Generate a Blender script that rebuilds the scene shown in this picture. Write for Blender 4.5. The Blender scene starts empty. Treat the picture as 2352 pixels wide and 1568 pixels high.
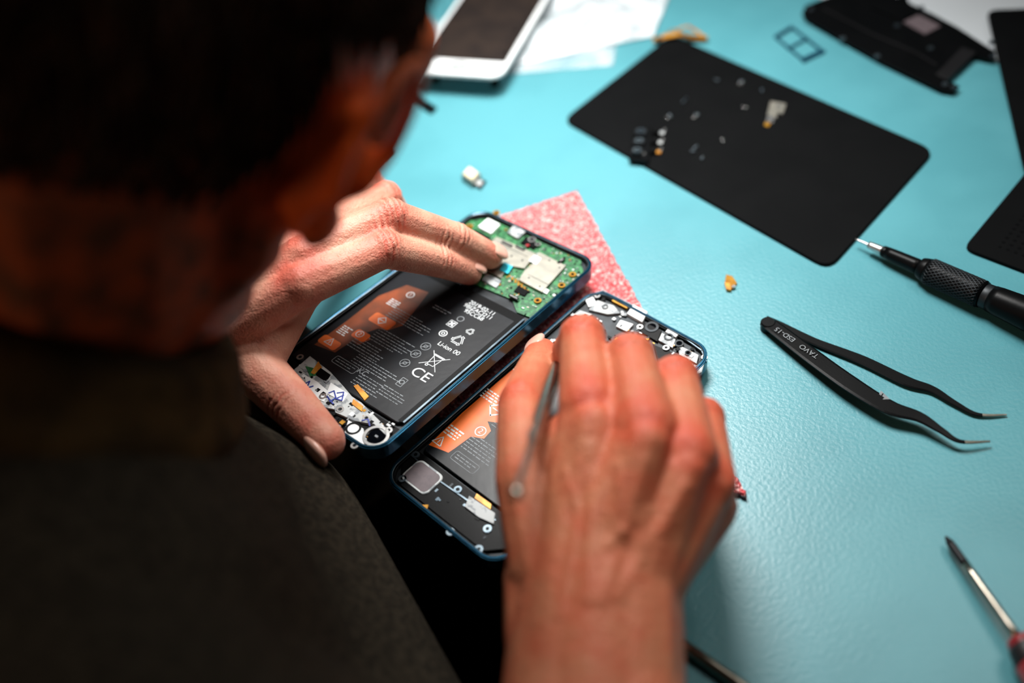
import bpy, bmesh, math, random
from mathutils import Vector, Matrix
import numpy as np
random.seed(7)
sc=bpy.context.scene
T=0.75          # table height (m)
# ---------------------------------------------------------------- camera calibration (survey of the bench)
FP=35/36*2352; D=2400.; H=368.
ROLL=math.radians(12); cr,sr=math.cos(ROLL),math.sin(ROLL)
PT=math.atan(D/FP); cp,sp=math.cos(PT),math.sin(PT)
e1=Vector((cr,-sr,0)); e2=Vector((-sr*sp,-cr*sp,cp)); e3=Vector((-sr*cp,-cr*cp,-sp))
CAM=Vector((0,0,T+H/1000))
def ray(px,py):
    r=Vector((px-1176,py-784,FP))
    return Vector((r.dot(e1),r.dot(e2),r.dot(e3)))
def W(px,py,z=0):
    """point of the bench seen at px,py at a height z (mm) above the mat"""
    d=ray(px,py); k=(T+z/1000-CAM.z)/d.z
    return CAM+d*k
def hitplane(px,py,o,n):
    d=ray(px,py); k=(o-CAM).dot(n)/d.dot(n)
    return CAM+d*k
cd=bpy.data.cameras.new('camera'); cam=bpy.data.objects.new('camera',cd); sc.collection.objects.link(cam)
Mc=Matrix(((e1.x,-e1.y,-e1.z),(e2.x,-e2.y,-e2.z),(e3.x,-e3.y,-e3.z))).to_4x4(); Mc.translation=CAM
cam.matrix_world=Mc; cd.lens=35; cd.sensor_width=36; cd.clip_start=0.01
cd.dof.use_dof=True; cd.dof.focus_distance=0.46; cd.dof.aperture_fstop=2.8
sc.camera=cam
sc.view_settings.view_transform='Standard'
NV=Vector((.86,.51,0)).normalized(); MV=Vector((.51,-.86,0)).normalized()
def NM(n,m,z): # bench frame in mm: n away from the man, m to his right
    return NV*(n/1000)+MV*(m/1000)+Vector((0,0,T+z/1000))

# ---------------------------------------------------------------- materials
def s2l(c): return tuple(((x/255)/12.92 if x/255<=.04045 else ((x/255+.055)/1.055)**2.4) for x in c)
def mat(name,rgb,rough=.5,metal=0,bump=0,bscale=300,c2=None,nscale=80,spec=.5,coat=0,sss=0,alpha=1,trans=0,vor=False,dist=.0005,ramp=(.4,.6),det=3):
    m=bpy.data.materials.new(name); m.use_nodes=True; nt=m.node_tree; b=nt.nodes['Principled BSDF']
    b.inputs['Base Color'].default_value=(*s2l(rgb),1); b.inputs['Roughness'].default_value=rough
    b.inputs['Metallic'].default_value=metal; b.inputs['Specular IOR Level'].default_value=spec
    b.inputs['Coat Weight'].default_value=coat
    if sss:
        b.inputs['Subsurface Weight'].default_value=sss
        b.inputs['Subsurface Radius'].default_value=(1,.4,.25); b.inputs['Subsurface Scale'].default_value=.004
    b.inputs['Alpha'].default_value=alpha; b.inputs['Transmission Weight'].default_value=trans
    tc=nt.nodes.new('ShaderNodeTexCoord')
    if c2 is not None:
        n=nt.nodes.new('ShaderNodeTexNoise'); n.inputs['Scale'].default_value=nscale; n.inputs['Detail'].default_value=det
        r=nt.nodes.new('ShaderNodeValToRGB'); r.color_ramp.elements[0].color=(*s2l(rgb),1); r.color_ramp.elements[1].color=(*s2l(c2),1)
        r.color_ramp.elements[0].position=ramp[0]; r.color_ramp.elements[1].position=ramp[1]
        nt.links.new(tc.outputs['Object'],n.inputs['Vector']); nt.links.new(n.outputs['Fac'],r.inputs['Fac'])
        nt.links.new(r.outputs['Color'],b.inputs['Base Color'])
    if bump:
        if vor:
            n=nt.nodes.new('ShaderNodeTexVoronoi'); out=n.outputs['Distance']
        else:
            n=nt.nodes.new('ShaderNodeTexNoise'); n.inputs['Detail'].default_value=3; out=n.outputs['Fac']
        n.inputs['Scale'].default_value=bscale
        bp=nt.nodes.new('ShaderNodeBump'); bp.inputs['Strength'].default_value=bump; bp.inputs['Distance'].default_value=dist
        nt.links.new(tc.outputs['Object'],n.inputs['Vector']); nt.links.new(out,bp.inputs['Height']); nt.links.new(bp.outputs['Normal'],b.inputs['Normal'])
    return m
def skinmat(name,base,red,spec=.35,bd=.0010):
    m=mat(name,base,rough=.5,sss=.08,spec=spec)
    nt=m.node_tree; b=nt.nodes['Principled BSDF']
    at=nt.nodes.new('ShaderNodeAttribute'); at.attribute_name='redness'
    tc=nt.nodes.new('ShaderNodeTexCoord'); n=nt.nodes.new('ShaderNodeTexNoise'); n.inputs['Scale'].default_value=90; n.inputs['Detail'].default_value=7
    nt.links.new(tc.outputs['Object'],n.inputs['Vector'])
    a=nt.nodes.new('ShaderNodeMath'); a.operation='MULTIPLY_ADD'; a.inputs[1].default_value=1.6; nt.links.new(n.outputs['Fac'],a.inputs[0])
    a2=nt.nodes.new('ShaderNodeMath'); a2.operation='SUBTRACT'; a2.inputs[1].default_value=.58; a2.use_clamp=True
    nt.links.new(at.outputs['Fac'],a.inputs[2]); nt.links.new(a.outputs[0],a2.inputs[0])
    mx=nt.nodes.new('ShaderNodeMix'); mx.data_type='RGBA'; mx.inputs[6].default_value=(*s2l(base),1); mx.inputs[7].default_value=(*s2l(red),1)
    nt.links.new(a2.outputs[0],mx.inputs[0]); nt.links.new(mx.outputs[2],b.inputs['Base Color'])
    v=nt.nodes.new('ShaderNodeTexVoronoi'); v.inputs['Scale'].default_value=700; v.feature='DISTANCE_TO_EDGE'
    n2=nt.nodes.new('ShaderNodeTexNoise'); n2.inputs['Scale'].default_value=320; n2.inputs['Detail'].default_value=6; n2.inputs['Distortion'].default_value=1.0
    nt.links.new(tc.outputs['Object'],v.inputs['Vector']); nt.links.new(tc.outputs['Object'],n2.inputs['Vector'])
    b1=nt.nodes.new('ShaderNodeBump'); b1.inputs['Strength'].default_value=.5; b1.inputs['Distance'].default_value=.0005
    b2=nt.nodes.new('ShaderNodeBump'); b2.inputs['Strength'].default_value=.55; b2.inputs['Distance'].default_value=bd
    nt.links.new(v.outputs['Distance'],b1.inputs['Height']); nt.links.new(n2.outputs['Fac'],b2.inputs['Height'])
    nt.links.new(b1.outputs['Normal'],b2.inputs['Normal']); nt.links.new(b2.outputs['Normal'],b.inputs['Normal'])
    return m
M_mat=mat('esd_mat_blue',(82,148,158),rough=.38,bump=.5,bscale=560,c2=(75,140,150),nscale=14,dist=.0004)
M_table=mat('table_laminate',(190,196,200),rough=.45,c2=(180,186,190),nscale=6)
M_dark=mat('dark_steel',(28,28,30),rough=.5,metal=.6,c2=(34,34,36),nscale=20)
M_floor=mat('floor_vinyl',(34,32,32),rough=.7,c2=(42,40,38),nscale=5)
M_wall=mat('wall_paint',(74,70,66),rough=.9,bump=.1,bscale=60,c2=(80,75,70),nscale=3)
M_foam=mat('pink_bubble_foam',(214,88,92),rough=.25,bump=1,bscale=620,c2=(250,186,180),nscale=620,vor=True,dist=.0014,ramp=(.50,.64),spec=1.0,det=2)
M_blk=mat('black_satin',(7,8,9),rough=.36,bump=.05,bscale=900,c2=(9,10,11),nscale=40,spec=.1)
M_panel=mat('black_panel',(6,7,8),rough=.7,bump=.25,bscale=1500,c2=(8,9,10),nscale=30,spec=.06)
M_frame=mat('phone_frame_blue',(20,68,92),rough=.2,metal=.75,c2=(24,80,106),nscale=40)
M_rim=mat('phone_rim_grey',(120,134,142),rough=.3,metal=.8,c2=(84,98,108),nscale=90)
M_inner=mat('phone_midframe',(26,30,33),rough=.45,metal=.5,c2=(40,45,49),nscale=120)
M_batt=mat('battery_wrap',(11,14,18),rough=.34,bump=.08,bscale=250,c2=(15,19,24),nscale=35,spec=.3)
M_orange=mat('orange_sticker',(226,106,28),rough=.4,c2=(204,88,20),nscale=60)
M_dor=mat('dim_orange_film',(134,60,18),rough=.35,c2=(90,42,14),nscale=60)
M_white=mat('white_print',(215,220,222),rough=.6,c2=(200,206,208),nscale=200)
M_grey=mat('grey_print',(128,134,138),rough=.6,c2=(112,118,122),nscale=300)
M_pcb=mat('pcb_green',(18,80,44),rough=.4,bump=.3,bscale=1500,c2=(44,118,66),nscale=420,ramp=(.48,.56))
M_shield=mat('shield_can',(170,166,154),rough=.38,metal=.7,bump=.1,bscale=400,c2=(156,154,144),nscale=150)
M_silver=mat('bright_silver',(204,204,202),rough=.25,metal=.85,c2=(180,182,182),nscale=200)
M_steel=mat('brushed_steel',(186,180,166),rough=.28,metal=1,bump=.1,bscale=800,c2=(160,154,142),nscale=100)
M_gold=mat('gold_flex',(190,140,48),rough=.3,metal=.5,c2=(160,108,30),nscale=200)
M_copper=mat('copper_flex',(176,112,38),rough=.35,metal=.3,c2=(210,150,60),nscale=150)
M_wht=mat('white_plastic',(234,238,238),rough=.35,c2=(224,228,230),nscale=60)
M_lgrey=mat('light_grey_plastic',(172,176,176),rough=.4,c2=(120,126,130),nscale=260,ramp=(.5,.58))
M_brown=mat('display_back_foil',(42,34,30),rough=.5,c2=(34,28,26),nscale=50,spec=.2)
M_cyan=mat('cyan_sticker',(40,190,220),rough=.4,c2=(50,198,226),nscale=60)
M_redp=mat('red_plastic',(150,28,34),rough=.35,c2=(130,22,28),nscale=60)
M_ink=mat('blue_marker_ink',(30,50,140),rough=.5,c2=(34,56,150),nscale=60)
M_glass=mat('lens_glass',(6,8,12),rough=.05,c2=(8,10,14),nscale=60,coat=1)
M_blueblk=mat('sim_tray_blue',(16,64,90),rough=.3,metal=.5,c2=(20,72,98),nscale=60)
M_jack=mat('jacket_cloth',(38,34,28),rough=.95,bump=1,bscale=520,c2=(54,48,39),nscale=330,dist=.0016,spec=.1)
M_coll=mat('collar_cloth',(54,42,26),rough=.95,bump=.9,bscale=420,c2=(76,58,34),nscale=60,dist=.0014,spec=.1)
M_trou=mat('trouser_cloth',(12,12,14),rough=.95,bump=.4,bscale=500,c2=(15,15,17),nscale=200,spec=.1)
M_shoe=mat('shoe_leather',(18,16,15),rough=.5,c2=(24,20,18),nscale=50)
M_hair=mat('short_hair',(44,31,23),rough=.9,bump=1,bscale=500,c2=(68,48,36),nscale=90,dist=.002,spec=.15)
M_skin=skinmat('skin',(208,152,128),(196,98,80))
M_skin2=skinmat('skin_warm_shade',(188,116,84),(190,80,54))  # right hand: the man's same skin with its warm shade put into the colour
M_head=skinmat('skin_face',(106,68,48),(240,104,44),.15)  # orange second tone stands for front light glowing through the ears
M_nail=mat('nail',(214,160,142),rough=.22,c2=(222,172,154),nscale=200,coat=.3)
M_eye=mat('eye_white',(220,215,205),rough=.15,c2=(225,220,210),nscale=60)
M_iris=mat('iris_brown',(50,30,18),rough=.1,c2=(60,38,22),nscale=300)
M_lip=mat('lips',(130,68,58),rough=.45,c2=(120,60,52),nscale=200)
M_spk=mat('speaker_grille',(84,74,78),rough=.6,c2=(92,80,84),nscale=400)
M_cream=mat('cream_label',(226,214,176),rough=.4,c2=(216,204,168),nscale=90)
M_grip=mat('black_grip',(22,16,18),rough=.5,c2=(26,20,22),nscale=60)
def plastic(name,col,tr):
    m=bpy.data.materials.new(name); m.use_nodes=True; nt=m.node_tree; b=nt.nodes['Principled BSDF']; o=nt.nodes['Material Output']
    b.inputs['Base Color'].default_value=(*s2l(col),1); b.inputs['Roughness'].default_value=.12
    t=nt.nodes.new('ShaderNodeBsdfTransparent'); mx=nt.nodes.new('ShaderNodeMixShader')
    n=nt.nodes.new('ShaderNodeTexNoise'); n.inputs['Scale'].default_value=22; n.inputs['Distortion'].default_value=1.5
    tc=nt.nodes.new('ShaderNodeTexCoord'); nt.links.new(tc.outputs['Object'],n.inputs['Vector'])
    mr=nt.nodes.new('ShaderNodeMapRange'); mr.inputs['From Min'].default_value=.35; mr.inputs['From Max'].default_value=.65
    mr.inputs['To Min'].default_value=max(0,tr-.25); mr.inputs['To Max'].default_value=min(1,tr+.25)
    bp=nt.nodes.new('ShaderNodeBump'); bp.inputs['Distance'].default_value=.004; bp.inputs['Strength'].default_value=1
    nt.links.new(n.outputs['Fac'],mr.inputs['Value']); nt.links.new(n.outputs['Fac'],bp.inputs['Height']); nt.links.new(bp.outputs['Normal'],b.inputs['Normal'])
    nt.links.new(mr.outputs['Result'],mx.inputs['Fac']); nt.links.new(b.outputs[0],mx.inputs[1]); nt.links.new(t.outputs[0],mx.inputs[2])
    nt.links.new(mx.outputs[0],o.inputs['Surface']); return m
M_bag=plastic('clear_bag_plastic',(222,230,234),.32)
M_film=plastic('clear_film',(205,220,226),.74)

# ---------------------------------------------------------------- builders
def link(o,parent=None):
    sc.collection.objects.link(o)
    if parent is not None:
        o.parent=parent
        o.matrix_parent_inverse=parent.matrix_world.inverted()
    return o
def empty(name,M=None):
    e=bpy.data.objects.new(name,None); e.empty_display_size=.02
    if M is not None: e.matrix_world=M
    sc.collection.objects.link(e); return e
def rrect(cx,cy,w,h,r,rot=0,n=7):
    pts=[]; r=min(r,w/2-1e-4,h/2-1e-4)
    for (sx,sy,a0) in ((1,1,0),(-1,1,90),(-1,-1,180),(1,-1,270)):
        for i in range(n):
            a=math.radians(a0+90*i/(n-1)); pts.append((sx*(w/2-r)+r*math.cos(a),sy*(h/2-r)+r*math.sin(a)))
    c,s=math.cos(rot),math.sin(rot)
    return [(cx+x*c-y*s,cy+x*s+y*c) for x,y in pts]
class B:
    """mesh builder in mm, local frame M"""
    def __init__(s,M=None): s.bm=bmesh.new(); s.mats=[]; s.M=M or Matrix.Identity(4)
    def mi(s,m):
        if m not in s.mats: s.mats.append(m)
        return s.mats.index(m)
    def face(s,vs,i,smooth=False):
        try: f=s.bm.faces.new(vs); f.material_index=i; f.smooth=smooth
        except ValueError: pass
    def v(s,x,y,z): return s.bm.verts.new((x/1000,y/1000,z/1000))
    def plate(s,pts,z0,z1,m,ch=0):
        i=s.mi(m); n=len(pts)
        cx=sum(p[0] for p in pts)/n; cy=sum(p[1] for p in pts)/n
        area=sum(pts[k][0]*pts[(k+1)%n][1]-pts[(k+1)%n][0]*pts[k][1] for k in range(n))
        if area<0: pts=pts[::-1]
        a=[s.v(x,y,z0) for x,y in pts]; rings=[a]
        if ch:
            rings.append([s.v(x,y,z1-ch) for x,y in pts])
            q=[]
            for x,y in pts:
                d=math.hypot(x-cx,y-cy) or 1; q.append((x-(x-cx)/d*ch,y-(y-cy)/d*ch))
            rings.append([s.v(x,y,z1) for x,y in q])
        else: rings.append([s.v(x,y,z1) for x,y in pts])
        s.face(a[::-1],i); s.face(rings[-1],i)
        for r0,r1 in zip(rings,rings[1:]):
            for k in range(n): s.face([r0[k],r0[(k+1)%n],r1[(k+1)%n],r1[k]],i)
    def box(s,cx,cy,w,h,z0,z1,m,rot=0,ch=0): s.plate([(cx+a*math.cos(rot)-b*math.sin(rot),cy+a*math.sin(rot)+b*math.cos(rot)) for a,b in ((-w/2,-h/2),(w/2,-h/2),(w/2,h/2),(-w/2,h/2))],z0,z1,m,ch)
    def cyl(s,cx,cy,r,z0,z1,m,n=20,ch=0): s.plate([(cx+r*math.cos(2*math.pi*k/n),cy+r*math.sin(2*math.pi*k/n)) for k in range(n)],z0,z1,m,ch)
    def ring2(s,o,q,z0,z1,m):
        i=s.mi(m); n=len(o)
        A=[s.v(x,y,z0) for x,y in o];Bv=[s.v(x,y,z1) for x,y in o];C=[s.v(x,y,z1) for x,y in q];Dv=[s.v(x,y,z0) for x,y in q]
        for k in range(n):
            l=(k+1)%n
            s.face([A[k],A[l],Bv[l],Bv[k]],i); s.face([Bv[k],Bv[l],C[l],C[k]],i); s.face([C[k],C[l],Dv[l],Dv[k]],i); s.face([Dv[k],Dv[l],A[l],A[k]],i)
    def ring(s,cx,cy,r0,r1,z0,z1,m,n=28):
        f=lambda r:[(cx+r*math.cos(2*math.pi*k/n),cy+r*math.sin(2*math.pi*k/n)) for k in range(n)]
        s.ring2(f(r1),f(r0),z0,z1,m)
    def stroke(s,pts,w,z0,z1,m,closed=False):
        L=list(pts)+([pts[0]] if closed else [])
        for (x0,y0),(x1,y1) in zip(L,L[1:]):
            d=math.hypot(x1-x0,y1-y0)
            if d>1e-5: s.box((x0+x1)/2,(y0+y1)/2,d+w*.6,w,z0,z1,m,math.atan2(y1-y0,x1-x0))
    def tube(s,pts,rad,m,n=12,flat=1.0,up=Vector((0,0,1)),knurl=0):
        i=s.mi(m); rings=[]
        for k,p in enumerate(pts):
            a=pts[max(0,k-1)]; b=pts[min(len(pts)-1,k+1)]; t=(b-a).normalized()
            u=t.cross(up)
            if u.length<1e-4: u=t.cross(Vector((1,0,0)))
            u.normalize(); w=u.cross(t).normalized(); r=rad[k]
            rings.append([s.v(*(p+u*r*math.cos(2*math.pi*j/n)+w*r*flat*math.sin(2*math.pi*j/n))) for j in range(n)])
        for r0,r1 in zip(rings,rings[1:]):
            for j in range(n): s.face([r0[j],r0[(j+1)%n],r1[(j+1)%n],r1[j]],i,True)
        s.face(rings[0][::-1],i); s.face(rings[-1],i)
    def done(s,name,parent=None,bevel=0):
        me=bpy.data.meshes.new(name); bmesh.ops.recalc_face_normals(s.bm,faces=s.bm.faces); s.bm.to_mesh(me); s.bm.free()
        for m in s.mats: me.materials.append(m)
        o=bpy.data.objects.new(name,me); o.matrix_world=s.M
        link(o,parent)
        if bevel:
            b=o.modifiers.new('b','BEVEL'); b.width=bevel; b.segments=2; b.limit_method='ANGLE'
        return o
def text(body,size,x,y,rot,m,M,parent,z=0.05,name='lettering',sx=1,sh=0):
    cu=bpy.data.curves.new(name,'FONT'); cu.body=body; cu.size=size/1000; cu.extrude=.00003; cu.align_x='CENTER'; cu.align_y='CENTER'; cu.space_line=.85
    o=bpy.data.objects.new(name,cu); sc.collection.objects.link(o)
    bpy.context.view_layer.update()
    me=bpy.data.meshes.new_from_object(o); bpy.data.objects.remove(o)
    q=bpy.data.objects.new(name,me); me.materials.clear(); me.materials.append(m)
    q.matrix_world=M@Matrix.Translation((x/1000,y/1000,z/1000))@Matrix.Rotation(rot,4,'Z')@Matrix.Diagonal((sx,1,1,1))
    link(q,parent); return q
def tmm(px,py,z=0):
    p=W(px,py,z); return (p.x*1000,p.y*1000)
MT=Matrix.Translation((0,0,T))
def tv(px,py,z):
    p=W(px,py,z); return Vector((p.x*1000,p.y*1000,z))

# ---------------------------------------------------------------- organic bodies
def hullcap(bm,p0,r0,p1,r1,seg=2):
    t=bmesh.new()
    bmesh.ops.create_icosphere(t,subdivisions=seg,radius=r0,matrix=Matrix.Translation(p0))
    bmesh.ops.create_icosphere(t,subdivisions=seg,radius=r1,matrix=Matrix.Translation(p1))
    r=bmesh.ops.convex_hull(t,input=t.verts)
    dele=[g for g in r['geom_interior'] if isinstance(g,bmesh.types.BMVert)]
    if dele: bmesh.ops.delete(t,geom=dele,context='VERTS')
    me=bpy.data.meshes.new('t'); t.to_mesh(me); t.free(); bm.from_mesh(me); bpy.data.meshes.remove(me)
def ell(bm,c,rad,R=None,seg=3):
    M=Matrix.Translation(c)@((R.to_4x4()) if R is not None else Matrix.Identity(4))@Matrix.Diagonal((*rad,1))
    bmesh.ops.create_icosphere(bm,subdivisions=seg,radius=1,matrix=M)
def organic(name,bm,voxel,smooth,m,parent,red=None,M=None,crease=None):
    me=bpy.data.meshes.new(name); bm.to_mesh(me); bm.free()
    o=bpy.data.objects.new(name,me); sc.collection.objects.link(o)
    if M is not None: o.matrix_world=M
    r=o.modifiers.new('r','REMESH'); r.mode='VOXEL'; r.voxel_size=voxel; r.use_smooth_shade=True
    s=o.modifiers.new('s','SMOOTH'); s.factor=.5; s.iterations=smooth
    bpy.context.view_layer.update()
    dg=bpy.context.evaluated_depsgraph_get()
    nm=bpy.data.meshes.new_from_object(o.evaluated_get(dg)); o.modifiers.clear(); o.data=nm
    nm.materials.clear(); nm.materials.append(m)
    n=len(nm.vertices); co=np.empty(n*3); nm.vertices.foreach_get('co',co); co=co.reshape(-1,3)
    val=np.zeros(n)
    for (p,rr,a) in (red or []):
        d=np.linalg.norm(co-np.array(p),axis=1); val=np.maximum(val,a*np.exp(-(d/rr)**2))
    if crease:
        nr=np.empty(n*3); nm.vertices.foreach_get('normal',nr); nr=nr.reshape(-1,3); dsp=np.zeros(n)
        for c in crease:
            if len(c)==5:
                (p,ax,rr,per,amp)=c
                rel=co-np.array(p); d=np.linalg.norm(rel,axis=1); al=rel@np.array(ax)
                wob=np.sin(co[:,0]*900+co[:,1]*700)*.6
                dsp-=amp*np.exp(-(d/rr)**4)*np.exp(-(al/(per*1.6))**2)*(np.maximum(0,np.cos(2*np.pi*al/per+wob)))**2
            else: # vein / tendon: polyline, width, height
                (pl,w_,h_,)=c; dmin=np.full(n,9.)
                for a_,b_ in zip(pl,pl[1:]):
                    a_=np.array(a_);b_=np.array(b_);ab=b_-a_; t=np.clip(((co-a_)@ab)/(ab@ab),0,1)
                    df=(co-a_)-t[:,None]*ab; dmin=np.minimum(dmin,np.sqrt(df[:,0]**2+df[:,1]**2+(df[:,2]*.25)**2))
                up=np.clip(nr[:,2],0,1); dsp+=h_*np.exp(-(dmin/w_)**2)*up
        co=co+nr*dsp[:,None]; nm.vertices.foreach_set('co',co.reshape(-1)); nm.update()
        val=val+np.clip(-dsp*900,0,.5)
    at=nm.attributes.new('redness','FLOAT','POINT'); at.data.foreach_set('value',val.astype(np.float32))
    nm.polygons.foreach_set('use_smooth',[True]*len(nm.polygons))
    if parent is not None: o.parent=parent
    return o

# ================================================================ ROOM
b=B(); b.box(0,0,5000,5000,-40,0,M_floor); b.done('floor')
b=B(); b.box(0,2520,5000,40,0,2700,M_wall); b.done('wall_back')
b=B(); b.box(-2520,0,40,5000,0,2700,M_wall); b.done('wall_left')
b=B(); b.box(2520,0,40,5000,0,2700,M_wall); b.done('wall_right')
b=B(); b.box(0,0,5000,5000,2700,2740,M_wall); b.done('ceiling')
Mb=Matrix(((NV.x,-MV.x,0,0),(NV.y,-MV.y,0,0),(0,0,1,0),(0,0,0,1)))
wb=empty('workbench',Mb)
b=B(Mb); b.plate(rrect(108+425,150,850,1500,12),T*1000-32,T*1000-2,M_table,1.5); b.done('tabletop',wb)
b=B(Mb)
for x in (160,900):
    for y in (-540,840):
        b.box(x,y,50,50,0,T*1000-32,M_dark)
    b.box(x,150,30,1330,T*1000-90,T*1000-32.5,M_dark)
b.done('legs',wb)
b=B(Mb); b.plate(rrect(109+212,150,424,1490,6),T*1000-2,T*1000,M_mat,.6); b.done('anti_static_mat')

# ================================================================ pink foam sheet
def gridquad(name,c,nx,ny,th,m,amp,z=0,parent=None):
    bm=bmesh.new(); P=[Vector((*tmm(*p,z),0)) for p in c]; V={}
    rnd=random.Random(3)
    for i in range(nx+1):
        for j in range(ny+1):
            u=i/nx;v=j/ny
            p=(P[0]*(1-u)+P[1]*u)*(1-v)+(P[3]*(1-u)+P[2]*u)*v
            e=(i in(0,nx) or j in(0,ny))
            jx=rnd.uniform(-.5,.5) if e else 0
            V[i,j]=bm.verts.new(((p.x+jx)/1000,(p.y+jx)/1000,(z+th+rnd.uniform(-amp,amp))/1000))
    for i in range(nx):
        for j in range(ny): bm.faces.new([V[i,j],V[i+1,j],V[i+1,j+1],V[i,j+1]]).smooth=True
    r=bmesh.ops.extrude_face_region(bm,geom=list(bm.faces))
    for g in r['geom']:
        if isinstance(g,bmesh.types.BMVert): g.co.z=(z+.05)/1000
    bmesh.ops.recalc_face_normals(bm,faces=bm.faces)
    me=bpy.data.meshes.new(name); bm.to_mesh(me); bm.free(); me.materials.append(m)
    o=bpy.data.objects.new(name,me); o.location=(0,0,T); link(o,parent); return o
gridquad('pink_foam_sheet',[(890,592),(1326,446),(1716,1146),(1012,966)],120,120,2.8,M_foam,.45)

# ================================================================ smartphones
def phone_frame(corn,zs):
    P=[W(*c,z) for c,z in zip(corn,zs)] # TL TR BR BL
    o=sum(P,Vector())/4; x=((P[1]-P[0])+(P[2]-P[3]))/2; y=((P[0]-P[3])+(P[1]-P[2]))/2
    Wd=x.length*1000; L=y.length*1000; y.normalize(); x=(x-y*x.dot(y)).normalized(); z=x.cross(y)
    M=Matrix(((x.x,y.x,z.x,o.x),(x.y,y.y,z.y,o.y),(x.z,y.z,z.z,o.z),(0,0,0,1)))
    return M,Wd,L
class PL:
    def __init__(s,M): s.M=M; s.I=M.inverted(); s.n=M.to_3x3()@Vector((0,0,1))
    def __call__(s,px,py,z=-1.5):
        o=s.M@Vector((0,0,z/1000)); p=s.I@hitplane(px,py,o,s.n); return (p.x*1000,p.y*1000)
def phone_body(M,Wd,L,e):
    b=B(M); o=rrect(0,0,Wd,L,10.5,0,9); i1=rrect(0,0,Wd-1.2,L-1.2,10,0,9); i2=rrect(0,0,Wd-3.0,L-3.0,9,0,9); i3=rrect(0,0,Wd-5.2,L-5.2,8,0,9)
    b.ring2(o,i2,-7.6,-.6,M_frame); b.ring2(i1,i2,-.7,0,M_frame); b.ring2(i2,rrect(0,0,Wd-3.8,L-3.8,8.6,0,9),-.9,-.3,M_rim); b.ring2(i2,i3,-7,-1.2,M_blk)
    b.plate(rrect(0,0,Wd-3,L-3,9),-7.6,-6.9,M_frame)
    b.done('frame',e,.00025)
    b=B(M); b.plate(rrect(0,0,Wd-5.3,L-5.3,8),-7,-3.2,M_inner); b.done('midframe',e)
def scatter(b,poly,n,zb,mats,smin=.5,smax=1.8,seed=1,hmax=.8):
    r=random.Random(seed); xs=[p[0] for p in poly]; ys=[p[1] for p in poly]; c=0
    while c<n:
        x=r.uniform(min(xs),max(xs)); y=r.uniform(min(ys),max(ys)); ins=False
        for k in range(len(poly)):
            x0,y0=poly[k];x1,y1=poly[k-1]
            if (y0>y)!=(y1>y) and x<(x1-x0)*(y-y0)/(y1-y0)+x0: ins=not ins
        if not ins: continue
        c+=1; a=r.uniform(smin,smax); bb=a*r.choice([.5,.6,1])
        b.box(x,y,a,bb,zb,zb+r.uniform(.2,hmax),r.choice(mats),r.choice([0,math.pi/2]))
def tri(b,cx,cy,s,w,m,z,rot=0):
    P=[(cx+s*math.cos(rot+math.radians(a)),cy+s*math.sin(rot+math.radians(a))) for a in (90,210,330)]
    b.stroke(P,w,z,z+.05,m,True)
def recycle(b,cx,cy,s,w,m,z):
    P=[Vector((cx+s*math.cos(math.radians(a)),cy+s*math.sin(math.radians(a)))) for a in (90,210,330)]
    for k in range(3):
        a=P[k];c=P[(k+1)%3];d=c-a; p0=a+d*.18;p1=a+d*.72; nrm=Vector((-d.y,d.x)).normalized()
        b.stroke([tuple(p0+nrm*w),tuple(p1+nrm*w)],w*.8,z,z+.05,m); b.stroke([tuple(p0-nrm*w),tuple(p1-nrm*w)],w*.8,z,z+.05,m)
        b.stroke([tuple(p1+nrm*w*2.3),tuple(p1+d*.16),tuple(p1-nrm*w*2.3)],w*.8,z,z+.05,m)
def bin_(b,cx,cy,s,w,m,z):
    b.stroke([(cx-s*.5,cy+s*.6),(cx-s*.35,cy-s*.6),(cx+s*.35,cy-s*.6),(cx+s*.5,cy+s*.6)],w,z,z+.05,m,True)
    b.stroke([(cx-s*.6,cy+s*.72),(cx+s*.6,cy+s*.72)],w*1.6,z,z+.05,m)
    b.stroke([(cx-s,cy+s),(cx+s,cy-s)],w,z,z+.05,m); b.stroke([(cx+s,cy+s),(cx-s,cy-s)],w,z,z+.05,m)
    b.ring(cx-s*.3,cy-s*.72,s*.08,s*.17,z,z+.05,m,12)
def lines(b,x0,y0,w,n,dy,m,z,seed=1,h=.55):
    r=random.Random(seed)
    for k in range(n):
        x=x0; end=x0+w*r.uniform(.7,1)
        while x<end:
            l=r.uniform(.8,3.2); b.box(x+l/2,y0-k*dy,l,h*r.uniform(.7,1),z,z+.04,m); x+=l+.55
ZT1,ZB1=20,36
cor=[(1125,462),(1352,612),(830,1074),(605,835)]
M1,W1,L1=phone_frame(cor,(ZT1,ZT1,ZB1,ZB1)); p1=PL(M1)
e=empty('disassembled_smartphone',M1); phone_body(M1,W1,L1,e)
iw=W1-6; top=L1/2-3.2; bot=-L1/2+3.2
bt=p1(1200,725)[1]; bb_=p1(800,900)[1]
b=B(M1)
pcb=[(-iw/2,bt+3),(-iw/2,top-7),(-iw/2+7,top),(iw/2-7,top),(iw/2,top-7),(iw/2,bt+2),(iw/2-8,bt+1),(iw/2-16,bt+7),(0,bt+5)]
b.plate(pcb,-3.2,-2.2,M_pcb)
def q(b,pts,z0,z1,m,ch=.2): b.plate([p1(*p) for p in pts],z0,z1,m,ch)
q(b,[(1140,545),(1232,584),(1205,618),(1170,612),(1150,640),(1100,612),(1112,575)],-2.2,-.9,M_shield)
q(b,[(1238,580),(1300,612),(1245,673),(1192,645),(1205,622),(1225,605)],-2.2,-.8,M_shield)
q(b,[(1180,520),(1207,534),(1190,550),(1165,536)],-2.2,-.6,M_lgrey)
q(b,[(1121,503),(1149,517),(1128,538),(1098,522)],-2.2,-.8,M_wht)
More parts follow.
